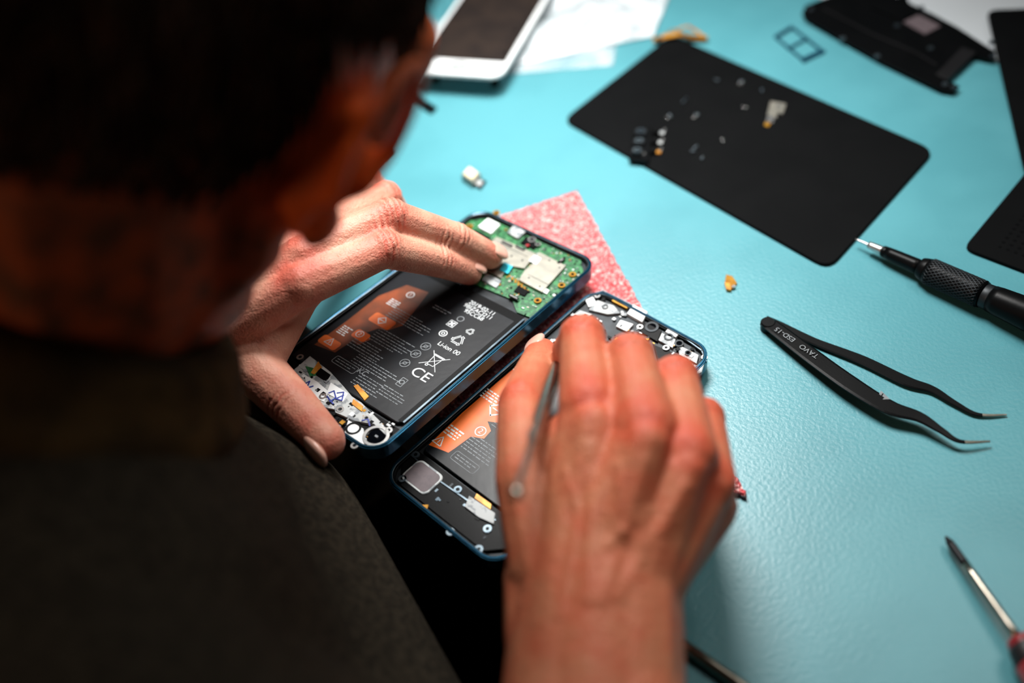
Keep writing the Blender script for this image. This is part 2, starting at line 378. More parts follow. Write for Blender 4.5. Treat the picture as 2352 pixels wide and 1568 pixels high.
x,y=p1(1125,521); b.box(x,y,3.0,2.6,-.8,-.4,M_blk); b.box(x,y,1.8,1.6,-.4,-.3,M_wht)
q(b,[(1092,528),(1125,546),(1110,560),(1078,540)],-2.2,-.9,M_blk)
q(b,[(1228,588),(1243,596),(1232,609),(1215,601)],-.9,-.75,M_wht,0)
q(b,[(1158,605),(1178,614),(1167,631),(1147,622)],-.9,-.6,M_cyan,0)
q(b,[(1208,543),(1238,559),(1226,572),(1196,558)],-2.2,-1.0,M_blk)
for (cx_,cy_,r) in ((1222,553,2.2),(1236,563,1.6)):
    x,y=p1(cx_,cy_); b.ring(x,y,r*.6,r,-1,-.5,M_silver); b.cyl(x,y,r*.6,-1,-.7,M_glass)
x,y=p1(1212,566); b.cyl(x,y,1,-1,-.5,M_redp)
for cx_,cy_ in ((1235,690),(1290,655),(1140,488),(1078,520),(1315,630)):
    x,y=p1(cx_,cy_); b.ring(x,y,1.0,1.9,-2.2,-1.3,M_gold,18); b.cyl(x,y,1.0,-2.2,-1.7,M_blk,12)
for r_ in range(4):
    for c_ in range(4):
        x,y=p1(1170+r_*7+c_*7,632+r_*9+c_*4-r_*2); b.cyl(x,y,.62,-2.2,-1.9,M_gold,10)
q(b,[(1118,628),(1152,645),(1140,662),(1106,643)],-2.2,-1.2,M_lgrey)
q(b,[(1250,660),(1262,667),(1256,676),(1243,669)],-2.2,-1.2,M_wht)
q(b,[(1190,655),(1215,668),(1205,680),(1180,668)],-2.2,-1.4,M_blk)
for (cx_,cy_,w_,h_) in ((1165,563,7,1.6),(1195,572,6,1.6),(1290,600,1.6,6),(1180,685,6,1.8),(1120,555,5,2)):
    x,y=p1(cx_,cy_); b.box(x,y,w_,h_,-1,-.5,M_blk); b.box(x,y,w_*.8,h_*.4,-.5,-.35,M_silver)
b.stroke([p1(1150,560,-.9),p1(1212,590,-.9)],.25,-.92,-.82,M_inner); b.stroke([p1(1213,630,-.8),p1(1262,655,-.8)],.25,-.82,-.74,M_inner)
for c_ in ((1130,570),(1175,590),(1200,600),(1262,600),(1285,617),(1240,660),(1215,640)):
    x,y=p1(*c_); b.cyl(x,y,.5,-1,-.7,M_inner,10)
scatter(b,pcb,330,-2.2,[M_gold,M_lgrey,M_blk,M_blk,M_silver,M_wht,M_shield],.45,1.4,4,.6)
b.done('main_board',e)
b=B(M1)
bw=iw-3.5; bcy=(bt+bb_)/2; bh=bt-bb_
b.plate(rrect(-.5,bcy,bw,bh,2),-3.2,-1.3,M_batt,.5)
b.box(0,bt-3,bw,5,-1.3,-1.2,M_blk)
orr=[p1(935,655),p1(985,672),p1(960,705),p1(925,748),p1(890,760),p1(868,755),p1(840,765),p1(852,780),p1(822,793),p1(808,784),p1(770,810),p1(722,792),p1(800,735),p1(870,680)]
b.plate(orr,-1.3,-1.26,M_dor)
for cx_,cy_,w_,h_ in ((943,678,8,6),(878,738,14,7),(829,771,9,6),(757,787,12,6)):
    x,y=p1(cx_,cy_); b.plate(rrect(x,y,w_,h_,1.6),-1.26,-1.2,M_orange if cx_!=943 else M_dor)
zt=-1.2
x,y=p1(878,737); b.stroke([(x-2.6,y),(x,y+2.6),(x+2.6,y),(x,y-2.6)],.45,zt,zt+.05,M_white,True); b.stroke([(x-1.8,y),(x+1.8,y)],.4,zt,zt+.05,M_white)
x,y=p1(757,786); tri(b,x,y,2.8,.4,M_white,zt); b.stroke([(x,y-.6),(x,y+1)],.4,zt,zt+.05,M_white)
for cx_,cy_,n_ in ((943,678,0),(827,768,0)):
    x,y=p1(cx_,cy_); b.ring(x,y,1.8,2.2,zt,zt+.05,M_white)
for cx_,cy_,n_ in ((795,762,5),(905,700,4)):
    x,y=p1(cx_,cy_); lines(b,x-4,y+2.5,6,n_,1.3,M_white,zt,cx_,.7)
z=-1.29
x,y=p1(1080,762); recycle(b,x,y,2.6,.28,M_white,z)
x,y=p1(1052,782); recycle(b,x,y,4.2,.4,M_white,z)
x,y=p1(998,830); bin_(b,x,y,5.2,.32,M_white,z)
x,y=p1(1038,744); b.box(x,y,3.6,.9,z,z+.05,M_white,.8); b.box(x,y,3.6,.9,z,z+.05,M_white,-.8); b.stroke([(x-2,y-2),(x+2,y-2),(x+2,y+2),(x-2,y+2)],.3,z,z+.05,M_white,True)
x,y=p1(1018,766); b.ring(x,y,1.7,2.2,z,z+.05,M_white); b.ring(x,y,.6,1.0,z,z+.05,M_white)
x,y=p1(1058,733); b.ring(x,y,1.5,1.9,z,z+.05,M_grey)
for cx_,cy_ in ((978,796),(955,813),(930,834)):
    x,y=p1(cx_,cy_); b.ring(x,y,2.3,2.6,z,z+.05,M_grey); b.stroke([(x-1.5,y-1.5),(x+1.5,y+1.5)],.3,z,z+.05,M_grey); b.stroke([(x-.9,y-.8),(x+.9,y-.8),(x+.9,y+.8),(x-.9,y+.8)],.25,z,z+.05,M_grey,True)
for (cx_,cy_,w_,n_,s_) in ((945,735,26,5,1),(905,780,22,6,2),(850,800,22,5,3),(868,850,30,4,4),(900,905,14,4,5),(1010,715,10,2,6),(850,880,16,5,7)):
    x,y=p1(cx_,cy_); lines(b,x-w_/2,y+2,w_,n_,1.7,M_grey,z,s_,.45)
x,y=p1(793,838); b.stroke(rrect(x,y,15,4.6,1,0,3),.25,z,z+.05,M_grey,True); lines(b,x-6,y+.8,12,2,1.5,M_grey,z,9,.45)
x,y=p1(923,878); b.ring(x,y,1,1.4,z,z+.05,M_grey); b.stroke([(x-1.6,y-2.6),(x+1.6,y-2.6),(x+1.6,y+2.6),(x-1.6,y+2.6)],.3,z,z+.05,M_grey,True)
b.box(bw/2+.6,bcy,1.0,bh*.96,-2,-1.1,M_rim)
b.box(bw/2-1.2,bcy,2.2,bh*.97,-1.3,-1.15,M_blk)
b.done('battery',e)
x,y=p1(1098,716); text('2019-02-11\n9BIZACJ211\n95CC68',3.6,x,y,0,M_white,M1,e,-1.25)
x,y=p1(1031,801); text('Li-ion 00',3.8,x,y,0,M_white,M1,e,-1.25)
x,y=p1(967,861); text('CE',8.3,x,y,0,M_white,M1,e,-1.25,sx=1.1)
x,y=p1(833,856); text('KC',4.4,x,y,0,M_grey,M1,e,-1.25)
x,y=p1(943,678); text('1',3,x,y,0,M_white,M1,e,-1.19)
x,y=p1(827,768); text('2',3,x,y,0,M_white,M1,e,-1.19)
b=B(M1)
lo=[(-iw/2,bb_-1.5),(iw/2,bb_-1.5),(iw/2,bot+8),(iw/2-8,bot),(-iw/2+8,bot),(-iw/2,bot+8)]
b.plate(lo,-3.2,-2.4,M_blk)
q(b,[(712,818),(760,855),(790,888),(812,915),(790,945),(740,935),(690,880),(672,852)],-2.4,-1.2,M_lgrey)
q(b,[(760,880),(830,925),(880,975),(892,1005),(860,975),(815,968),(770,948)],-2.4,-1.0,M_lgrey)
q(b,[(700,862),(730,878),(755,900),(745,925),(705,905)],-2.4,-.9,M_wht)
q(b,[(800,965),(835,985),(838,1030),(815,1022),(790,1000)],-2.4,-1.1,M_wht)
q(b,[(760,880),(800,905),(788,925),(750,905)],-1.2,-.8,M_wht)
q(b,[(702,842),(728,848),(735,862),(712,866)],-1.2,-.9,M_pcb)
q(b,[(735,845),(760,862),(750,878),(725,862)],-1.2,-.8,M_blk)
q(b,[(812,888),(822,884),(848,912),(838,922)],-2.4,-.7,M_copper)
q(b,[(812,918),(835,935),(832,948),(808,930)],-2.4,-.6,M_copper)
q(b,[(732,832),(740,845),(722,862),(714,858)],-1.2,-.7,M_copper)
x,y=p1(864,1003); b.ring(x,y,4.6,6.0,-2.4,-.7,M_silver,30); b.cyl(x,y,4.6,-2.4,-1.5,M_glass,30)
x,y=p1(812,985); b.ring(x,y,2.6,3.6,-2.4,-.9,M_blk); b.cyl(x,y,2.6,-2.4,-1.2,M_lgrey)
for cx_,cy_ in ((690,822),(782,942),(842,962),(815,1025),(893,990),(660,855),(742,912)):
    x,y=p1(cx_,cy_); b.ring(x,y,.9,1.8,-1.6,-.7,M_silver,16); b.cyl(x,y,.9,-1.6,-1,M_blk,10)
scatter(b,lo,100,-1.3,[M_gold,M_lgrey,M_blk,M_wht,M_blk,M_wht],.6,2.2,9,.5)
for st in (((756,905),(768,900),(772,915),(760,925),(752,912),(766,930)),((775,905),(790,903),(786,922),(772,918),(790,910)),((698,885),(712,878),(706,893),(720,889)),((832,968),(846,965),(850,980))):
    b.stroke([p1(*p) for p in st],.6,-.75,-.62,M_ink)
b.done('charging_board',e)

# ---- second phone
cor=[(1372,646),(1642,815),(1125,1312),(884,1086)]
M2,W2,L2=phone_frame(cor,(11.5,11.5,11.5,11.5)); p2=PL(M2)
e=empty('disassembled_smartphone',M2); phone_body(M2,W2,L2,e)
iw=W2-6; top=L2/2-3.2; bot=-L2/2+3.2
bt=p2(1240,805)[1]; bb_=p2(1060,1100)[1]
def q2(b,pts,z0,z1,m,ch=.2): b.plate([p2(*p) for p in pts],z0,z1,m,ch)
b=B(M2)
up=[(-iw/2,bt+2),(-iw/2,top-7),(-iw/2+7,top),(iw/2-7,top),(iw/2,top-7),(iw/2,bt+2)]
b.plate(up,-3.2,-2.6,M_inner)
q2(b,[(1372,690),(1410,702),(1425,720),(1395,722),(1352,712)],-2.6,-1.2,M_lgrey)
q2(b,[(1412,683),(1448,702),(1440,710),(1405,692)],-2.6,-.9,M_gold)
q2(b,[(1455,702),(1488,718),(1475,742),(1440,722)],-2.6,-.6,M_wht)
q2(b,[(1425,735),(1455,745),(1440,762),(1415,750)],-2.6,-1.1,M_wht)
q2(b,[(1480,740),(1520,760),(1510,785),(1470,762)],-2.6,-1.2,M_blk)
for (cx_,cy_,r) in ((1497,752,3.4),(1390,706,1.6),(1536,775,2.4),(1560,790,2.2),(1580,812,1.6)):
    x,y=p2(cx_,cy_); b.ring(x,y,r*.65,r,-2.6,-.8,M_inner); b.cyl(x,y,r*.65,-2.6,-1.3,M_glass)
q2(b,[(1520,765),(1552,780),(1545,800),(1512,782)],-2.6,-1.1,M_lgrey)
q2(b,[(1555,790),(1605,815),(1600,835),(1560,815)],-2.6,-1.4,M_lgrey)
q2(b,[(1500,790),(1560,815),(1600,850),(1580,870),(1510,830)],-2.6,-1.6,M_blk)
q2(b,[(1330,712),(1360,722),(1345,735),(1318,722)],-2.6,-1.3,M_lgrey)
q2(b,[(1345,690),(1362,682),(1372,700),(1352,706)],-2.6,-1.0,M_wht)
q2(b,[(1535,755),(1560,768),(1552,776),(1528,763)],-2.6,-.9,M_wht)
q2(b,[(1590,842),(1618,835),(1612,856),(1596,862)],-2.6,-1.0,M_lgrey)
b.stroke([p2(*p) for p in ((1350,680),(1385,668),(1450,700),(1560,768),(1612,806),(1622,830))],.6,-2.6,-1.0,M_rim)
for cx_,cy_ in ((1372,680),(1618,822),(1470,752),(1530,800),(1575,858)):
    x,y=p2(cx_,cy_); b.ring(x,y,.8,1.6,-1.8,-.8,M_silver,16); b.cyl(x,y,.8,-1.8,-1.1,M_blk,10)
scatter(b,up,170,-1.7,[M_wht,M_lgrey,M_blk,M_silver,M_blk,M_gold,M_inner,M_blk],.7,2.0,12,.7)
b.done('upper_board',e)
b=B(M2); bw=iw-3; bcy=(bt+bb_)/2; bh=bt-bb_
b.plate(rrect(0,bcy,bw,bh,2),-3.2,-1.3,M_batt,.5)
ob=[p2(*p) for p in ((1240,797),(1262,790),(1290,830),(1260,900),(1195,945),(1150,972),(1120,968),(1128,990),(1112,1008),(1082,1003),(1045,1030),(1030,1040),(985,1022),(1060,950),(1150,872))]
b.plate(ob,-1.3,-1.24,M_orange)
zt=-1.23
x,y=p2(1140,942); b.stroke([(x-4,y),(x,y+4),(x+4,y),(x,y-4)],.8,zt,zt+.05,M_white,True); b.stroke([(x-2.2,y),(x+2.2,y)],.6,zt,zt+.05,M_white)
x,y=p2(1104,991); b.ring(x,y,2.3,2.8,zt,zt+.05,M_white)
x,y=p2(1178,917); b.ring(x,y,2.3,2.8,zt,zt+.05,M_white)
x,y=p2(1008,1014); tri(b,x,y,3.2,.5,M_white,zt); b.stroke([(x,y-.8),(x,y+1.2)],.45,zt,zt+.05,M_white)
for cx_,cy_,w_ in ((1042,995,9),(1128,912,10),(1200,850,8)):
    x,y=p2(cx_,cy_); lines(b,x-w_/2,y+2.5,w_,4,1.6,M_white,zt,cx_,.9)
x,y=p2(1068,1062); b.stroke(rrect(x,y,15,5,1,0,3),.25,-1.29,-1.25,M_grey,True); lines(b,x-6,y+.8,12,2,1.5,M_grey,-1.29,9)
x,y=p2(1110,1035); lines(b,x-10,y+4,22,6,1.7,M_grey,-1.29,10)
x,y=p2(1180,985); lines(b,x-10,y+4,26,6,1.7,M_grey,-1.29,11)
b.done('battery',e)
x,y=p2(1104,991); text('2',4,x,y,0,M_white,M2,e,-1.18)
x,y=p2(1178,917); text('1',4,x,y,0,M_white,M2,e,-1.18)
b=B(M2)
lo=[(-iw/2,bb_-1.5),(iw/2,bb_-1.5),(iw/2,bot+8),(iw/2-8,bot),(-iw/2+8,bot),(-iw/2,bot+8)]
b.plate(lo,-3.2,-1.6,M_blk,.3)
b.plate(rrect(*p2(970,1096),17,13,3),-1.6,-1.0,M_lgrey,.3)
b.plate(rrect(*p2(970,1096),15,11,2.5),-1.0,-.9,M_spk)
q2(b,[(1078,1140),(1138,1180),(1135,1205),(1100,1190),(1068,1165)],-1.6,-.7,M_lgrey)
q2(b,[(1095,1135),(1130,1160),(1128,1172),(1090,1146)],-1.6,-.5,M_copper)
q2(b,[(970,1160),(985,1160),(982,1172),(968,1172)],-1.6,-.8,M_gold)
b.stroke([p2(*p) for p in ((945,1045),(1010,1105),(1075,1150))],.7,-1.6,-1.1,M_rim)
for cx_,cy_ in ((955,1045),(1052,1125),(1100,1262),(925,1100),(1035,1222),(1120,1215)):
    x,y=p2(cx_,cy_); b.ring(x,y,.9,1.9,-1.6,-.9,M_rim,16); b.cyl(x,y,.9,-1.6,-1.2,M_blk,10)
scatter(b,[(-iw/2+3,bb_-4),(iw/2-3,bb_-4),(iw/2-9,bot+4),(-iw/2+9,bot+4)],25,-1.6,[M_inner,M_rim,M_blk],.8,2.4,19,.4)
b.done('speaker_module',e)

# ================================================================ table-top things
def tb(): return B(MT.copy())
def tpoly(pts,z=0): return [tmm(*p,z) for p in pts]
def roundpoly(P,r,n=6):
    out=[]; N=len(P)
    for k in range(N):
        p=Vector(P[k]);a=Vector(P[k-1]);c=Vector(P[(k+1)%N])
        d0=(a-p).normalized();d1=(c-p).normalized(); s=p+d0*r; t=p+d1*r
        for i in range(n):
            u=i/(n-1); out.append(tuple(s*(1-u)**2+p*2*u*(1-u)+t*u*u))
    return out
b=tb(); b.plate(roundpoly(tpoly([(1541,78),(2148,344),(1904,616),(1292,274)],2),9),.1,2,M_panel,.5); b.done('black_glass_panel')
def rectfrom(A,Bq,side,length,z):
    a=Vector(tmm(*A,z));c=Vector(tmm(*Bq,z)); d=(c-a).normalized(); n=Vector((-d.y,d.x))*side
    return a,d,n
a,d,n=rectfrom((2266,26),(2352,392),1,0,3); b=tb()
b.plate(roundpoly([tuple(a),tuple(a+d*170),tuple(a+d*170+n*95),tuple(a+n*95)],7),2.3,4.3,M_panel,.4); b.done('black_glass_panel')
a,d,n=rectfrom((2212,572),(2352,402),-1,0,1); b=tb()
b.plate(roundpoly([tuple(a),tuple(a+d*100),tuple(a+d*100+n*150),tuple(a+n*150)],6),.1,2,M_panel,.4)
for i in range(14):
    for j in range(18):
        p=a+d*(10+i*4)+n*(14+j*4); b.cyl(p.x,p.y,.9,2,2.15,M_blk,8)
b.done('perforated_black_panel')
b=tb(); z=4
b.plate(tpoly([(1842,30),(1850,12),(1880,0),(1990,-40),(2140,30),(2200,62),(2286,118),(2284,138),(2240,128),(2205,160),(2176,185),(2204,198),(2190,210),(2160,205),(2020,138),(1930,88),(1850,42)],z),z-1.2,z,M_blk,.3)
b.plate(tpoly([(2075,52),(2110,36),(2160,62),(2125,80)],z),z,z+.8,M_spk,.2)
b.plate(tpoly([(2150,172),(2210,110),(2242,122),(2176,186)],z),z,z+.9,M_dark,.2)
b.plate(tpoly([(2000,20),(2080,-10),(2100,36),(2070,52)],z),z,z+1.2,M_blk,.3)
b.stroke(tpoly([(1890,20),(2000,78),(2100,120),(2150,150)],z),1.2,z,z+.6,M_dark)
for c_ in ((1862,22),(1935,90),(2015,130),(2116,18),(2170,195),(2278,98),(2280,130),(2190,202),(2212,134),(2185,160),(2137,112),(2060,60)):
    x,y=tmm(*c_,z); b.ring(x,y,.9,1.7,z-.5,z+.8,M_rim,16); b.cyl(x,y,.9,z-.4,z+.3,M_inner,10)
for c_ in ((1850,30),(2015,135),(2180,200),(2275,125)):
    x,y=tmm(*c_,0); b.cyl(x,y,1.2,0,z-1,M_blk,10)
b.done('metal_shield_plate')
b=tb(); A=tpoly([(1778,84),(1818,60),(1892,118),(1845,140)],1); I=[tuple(Vector(p)*.86+sum((Vector(x) for x in A),Vector((0,0)))/4*.14) for p in A]
b.ring2(A,I,.1,1.6,M_blueblk); c0=(Vector(A[0])+Vector(A[3]))/2; c1=(Vector(A[1])+Vector(A[2]))/2; b.stroke([tuple(c0),tuple(c1)],1.6,.1,1.5,M_blueblk)
b.stroke([tuple(A[3]),tuple(A[2])],2.2,.1,1.8,M_blueblk)
b.done('sim_card_tray')
b=tb()
def ribbon(b,pts,w,m,th=.3):
    i=b.mi(m); V=[]
    for k,p in enumerate(pts):
        a=pts[max(0,k-1)];c=pts[min(len(pts)-1,k+1)];t=(c-a);t.z=0;t.normalize();s=Vector((-t.y,t.x,0))*w/2
        V.append([b.v(*(p+s)),b.v(*(p-s)),b.v(*(p-s+Vector((0,0,th)))),b.v(*(p+s+Vector((0,0,th))))])
    for r0,r1 in zip(V,V[1:]):
        for j in range(4): b.face([r0[j],r0[(j+1)%4],r1[(j+1)%4],r1[j]],i,False)
    b.face(V[0],i); b.face(V[-1][::-1],i)
ribbon(b,[tv(1500,92,2.6),tv(1530,84,4),tv(1560,78,5),tv(1590,86,3),tv(1625,88,2.6)],5,M_copper)
ribbon(b,[tv(1545,72,3),tv(1560,66,7),tv(1580,60,8),tv(1600,72,6),tv(1618,86,3.2)],2.4,M_copper)
ribbon(b,[tv(1520,86,3),tv(1545,68,5),tv(1575,80,6),tv(1605,84,4)],2,M_gold)
x,y=tmm(1513,90,3); b.box(x,y,5,2.5,2.7,3.8,M_blk,.5); x,y=tmm(1616,88,3); b.box(x,y,5,2.5,2.8,3.9,M_gold,-.5)
b.done('flex_cable')
b=tb()
A=tpoly([(1455,300),(1500,292),(1490,372),(1444,366)],4); b.plate(A,2.1,4.6,M_blk,.4)
for k,(cx_,cy_) in enumerate(((1472,308),(1468,330),(1464,352))):
    x,y=tmm(cx_,cy_,5); b.box(x,y,6.6,5.4,4.4,7.2,M_inner,-.5,.5); b.ring(x,y,1.2,2.2,7.2,7.8,M_rim,18); b.cyl(x,y,1.2,7.2,7.4,M_glass,14)
    x,y=tmm(cx_+34,cy_-6,4); b.box(x,y,5,3.2,2.1,4.4,M_blk,-.5,.3)
    x,y=tmm(cx_+46,cy_-6,4); b.box(x,y,4,2.8,2.1,3.4,M_copper if k==2 else M_lgrey,-.5); x,y=tmm(cx_+54,cy_-7,3); b.box(x,y,1.2,3,2.1,3.8,M_silver,-.5)
x,y=tmm(1468,356,4); b.box(x,y,7,1.6,2.1,5.2,M_silver,-.4)
b.done('camera_module_block')
b=tb()
b.plate(tpoly([(1770,232),(1806,238),(1798,262),(1786,258),(1784,270),(1762,262)],3),2.1,3.2,M_shield,.3)
b.plate(tpoly([(1764,262),(1780,266),(1776,282),(1758,278)],3),2.1,3,M_silver,.2)
b.plate(tpoly([(1758,279),(1770,282),(1765,290),(1755,286)],3),2.1,2.6,M_gold)
x,y=tmm(1788,246,3); b.ring(x,y,.9,1.7,3.1,3.5,M_silver,14)
b.done('metal_bracket')
b=tb()
for k,(cx_,cy_) in enumerate(((1700,193),(1750,208),(1712,247),(1570,233),(1532,270),(1594,270),(1660,323),(1592,347),(1613,362),(1645,183),(1597,338),(1540,266),(1704,186),(1576,226),(1600,262))):
    p=tv(cx_,cy_,2.9); a=k*1.3; d=Vector((math.cos(a),math.sin(a),0)); mm_=M_silver if k in(0,6,5,2,4) else M_rim
    b.tube([p-d*1.4,p+d*1.0],[.4,.38],mm_,8); b.tube([p+d*1.0,p+d*1.5],[.85,.9],mm_,10)
b.done('loose_screws')
b=tb()
A=tpoly([(1078,382),(1104,400),(1086,420),(1060,402)],4); b.plate(A,.1,4.6,M_shield,.5)
ce=Vector(tmm(1081,400,4)); b.plate([tuple(ce+(Vector(p)-ce)*.78) for p in A],4.6,5.2,M_cream,.2)
b.plate(tpoly([(1094,406),(1117,416),(1104,434),(1086,424)],1),.1,1.3,M_blk,.2); b.plate(tpoly([(1100,412),(1110,417),(1102,428),(1093,422)],1.5),1.3,1.7,M_lgrey,.1)
b.done('camera_sensor')
b=tb()
b.plate(tpoly([(1668,630),(1682,634),(1693,650),(1682,664),(1664,652)],1),.1,1.2,M_gold,.2); b.plate(tpoly([(1664,650),(1676,652),(1680,668),(1668,666)],1),.1,1.8,M_copper,.2)
x,y=tmm(1685,656,2); b.box(x,y,2,1.5,1.2,1.8,M_silver,.4)
b.done('flex_connector')
b=tb(); b.plate(tpoly([(925,196),(1003,246),(990,258),(918,214)],2),.1,2,M_blk,.3); x,y=tmm(975,234,2); b.box(x,y,6,2,2,2.6,M_inner,-.9); b.done('rubber_strip')
b=tb(); b.plate(tpoly([(893,334),(902,344),(845,392),(832,380)],2),.1,2.2,M_blk,.3); x,y=tmm(880,352,2); b.box(x,y,5,2,2.2,2.9,M_inner,.8); b.done('rubber_strip')

# white phone display
zz=16
c_=Vector(tmm(1258,-5,zz)); bq=Vector(tmm(1150,178,zz)); d=(c_-bq).normalized(); n=Vector((-d.y,d.x))
x3=Vector((-n.x,-n.y,0)); y3=Vector((d.x,d.y,0)); o=(bq+d*69+n*33.5)/1000
MW=Matrix(((x3.x,y3.x,0,o.x),(x3.y,y3.y,0,o.y),(0,0,1,T+zz/1000),(0,0,0,1)))
e=empty('white_display_assembly',MW)
b=B(MW); b.ring2(rrect(0,0,67,138,9,0,9),rrect(0,3,60,108,1.5,0,9),-2.6,0,M_wht); b.plate(rrect(0,0,64,135,8),-2.7,-2,M_wht); b.done('bezel',e,.0004)
b=B(MW); b.plate(rrect(0,3,61,109,1),-2.2,.5,M_brown,.4)
rr=random.Random(5)
for k in range(22): b.box(-29+rr.uniform(0,3)+ (54 if k%2 else 0),-46+k*4.6,rr.uniform(1,3),rr.uniform(1,3),.4,.9,M_blk)
b.done('lcd_back_foil',e)
b=B(MW); b.ring(0,-60,3.8,6.0,-.1,.5,M_lgrey,26); b.cyl(0,-60,3.8,-.2,.1,M_dark,24); b.box(0,-60,14,10,-.1,.15,M_lgrey,0,.1); b.done('home_button',e)
b=B(MW)
for sx_ in (-1,1):
    b.cyl(sx_*22,-55,3,-15.9,-2.7,M_blk,16)
    b.cyl(sx_*22,50,3,-15.9,-2.7,M_blk,16)
b.done('props',e)
def sheet(name,c,z,th,m,amp,seed,nx=50,ny=34):
    P=[Vector((*tmm(*p,z),0)) for p in c]; rnd=random.Random(seed); ph=[rnd.uniform(0,6) for _ in range(8)]
    bm=bmesh.new(); V={}
    for i in range(nx+1):
        for j in range(ny+1):
            u=i/nx;v=j/ny; p=(P[0]*(1-u)+P[1]*u)*(1-v)+(P[3]*(1-u)+P[2]*u)*v
            ed=min(u,1-u,v,1-v); f=min(1,ed*8)
            h=z+amp*f*(1+.5*math.sin(11*u+5*v+ph[0])+.35*math.sin(23*v-9*u+ph[1])+.3*math.sin(37*u+ph[2]+14*v))
            V[i,j]=bm.verts.new((p.x/1000,p.y/1000,max(.3,h)/1000))
    for i in range(nx):
        for j in range(ny): bm.faces.new([V[i,j],V[i+1,j],V[i+1,j+1],V[i,j+1]]).smooth=True
    bmesh.ops.recalc_face_normals(bm,faces=bm.faces)
    me=bpy.data.meshes.new(name); bm.to_mesh(me); bm.free(); me.materials.append(m)
    o=bpy.data.objects.new(name,me); o.location=(0,0,T); link(o)
    s=o.modifiers.new('s','SOLIDIFY'); s.thickness=th/1000; return o
sheet('plastic_bag',[(1120,165),(1500,82),(1560,-60),(1150,-160)],1.5,.25,M_bag,4.0,2)
sheet('clear_plastic_film',[(930,190),(1408,150),(1425,60),(1000,40)],.5,.15,M_film,.5,4)

# tweezers
e=empty('tweezers',MT)
def blade(pts,name):
    b=tb(); i=b.mi(M_blk); V=[]
    P=[(tv(x,y,z),w) for x,y,z,w in pts]
    Q=[]
    for k in range(len(P)-1):
        p0=P[max(0,k-1)];p1_=P[k];p2_=P[k+1];p3=P[min(len(P)-1,k+2)]
        for s in range(6):
            t=s/6; f=lambda a,b_,c,d_:.5*((2*b_)+(-a+c)*t+(2*a-5*b_+4*c-d_)*t*t+(-a+3*b_-3*c+d_)*t**3)
            Q.append((Vector([f(p0[0][j],p1_[0][j],p2_[0][j],p3[0][j]) for j in range(3)]),p1_[1]*(1-t)+p2_[1]*t))
    Q.append(P[-1])
    for k,(p,w) in enumerate(Q):
        a=Q[max(0,k-1)][0];c=Q[min(len(Q)-1,k+1)][0];t=(c-a);t.z=0;t.normalize();s=Vector((-t.y,t.x,.0))*w/2
        h=min(1.0,.35+w*.1); hv=Vector((0,0,h))
        ch=s*.75
        V.append([b.v(*(p+s)),b.v(*(p-s)),b.v(*(p-s+hv*.6)),b.v(*(p-ch+hv)),b.v(*(p+ch+hv)),b.v(*(p+s+hv*.6))])
    tipi=b.mi(M_steel)
    for k,(r0,r1) in enumerate(zip(V,V[1:])):
        for j in range(6): b.face([r0[j],r0[(j+1)%6],r1[(j+1)%6],r1[j]],tipi if k>len(V)-7 else i,False)
    b.face(V[0],i); b.face(V[-1][::-1],tipi)
    return b.done(name,e)
blade([(1757,738,3.5,6.6),(1785,758,4,8),(1860,815,5,8.8),(1950,880,6,9),(2040,935,6,8),(2110,958,5.5,5.6),(2160,988,5,3.4),(2205,1014,4,2.0),(2274,1014,2.5,.8)],'lower_blade')
blade([(1757,735,1.2,5.4),(1790,748,1.2,5),(1870,785,1.2,4.4),(1980,828,1.2,5.6),(2080,876,1.2,6),(2140,895,1.2,4.2),(2190,925,1.2,3),(2245,952,1.2,1.9),(2312,953,.8,.8)],'upper_blade')
b=tb(); b.cyl(*tmm(1764,742,4),3.6,.1,5.2,M_blk,20,.5)
b.done('joint',e)
def trot(a,c,z): 
    p=Vector(tmm(*a,z));q_=Vector(tmm(*c,z)); d=q_-p; return math.atan2(d.y,d.x)
r_=trot((1885,825),(1775,752),6.5)
x,y=tmm(1858,807,6.3); text('TAVO',3.9,x,y,r_,M_grey,MT,e,6.6)
x,y=tmm(1803,768,5.8); text('ESD-15',3.9,x,y,r_,M_grey,MT,e,5.9)
b=tb(); x,y=tmm(2027,908,7)
b.plate([(x-3.6,y-1.5),(x+2.2,y-2.8),(x+.5,y+2.8)],7.0,7.05,M_grey); b.stroke([(x-2.2,y-1.6),(x+.6,y+.9)],.5,7.05,7.1,M_blk); b.done('esd_symbol',e)

def axis_tool(name,A,Bp,zA,zB,prof,kn=None):
    e=empty(name,MT); a=tv(*A,zA); c=tv(*Bp,zB); d=(c-a).normalized()
    for k,(s0,s1,r0,r1,m) in enumerate(prof):
        b=tb(); b.tube([a+d*s0,a+d*(s0+.15*(s1-s0)),a+d*(s0+.85*(s1-s0)),a+d*s1],[r0*.97,r0+(r1-r0)*.15,r0+(r1-r0)*.85,r1*.97],m,28); b.done('section_%d'%k,e)
    if kn:
        s0,s1,r=kn; u=d.cross(Vector((0,0,1))).normalized(); w=u.cross(d); b=tb()
        for sgn in (1,-1):
            for j in range(24):
                pts=[]
                for k in range(15):
                    t=k/14; an=2*math.pi*j/24+sgn*t*2.6; pts.append(a+d*(s0+(s1-s0)*t)+(u*math.cos(an)+w*math.sin(an))*r)
                b.tube(pts,[.28]*15,M_inner,5)
        b.done('knurling',e)
    return e,a,d
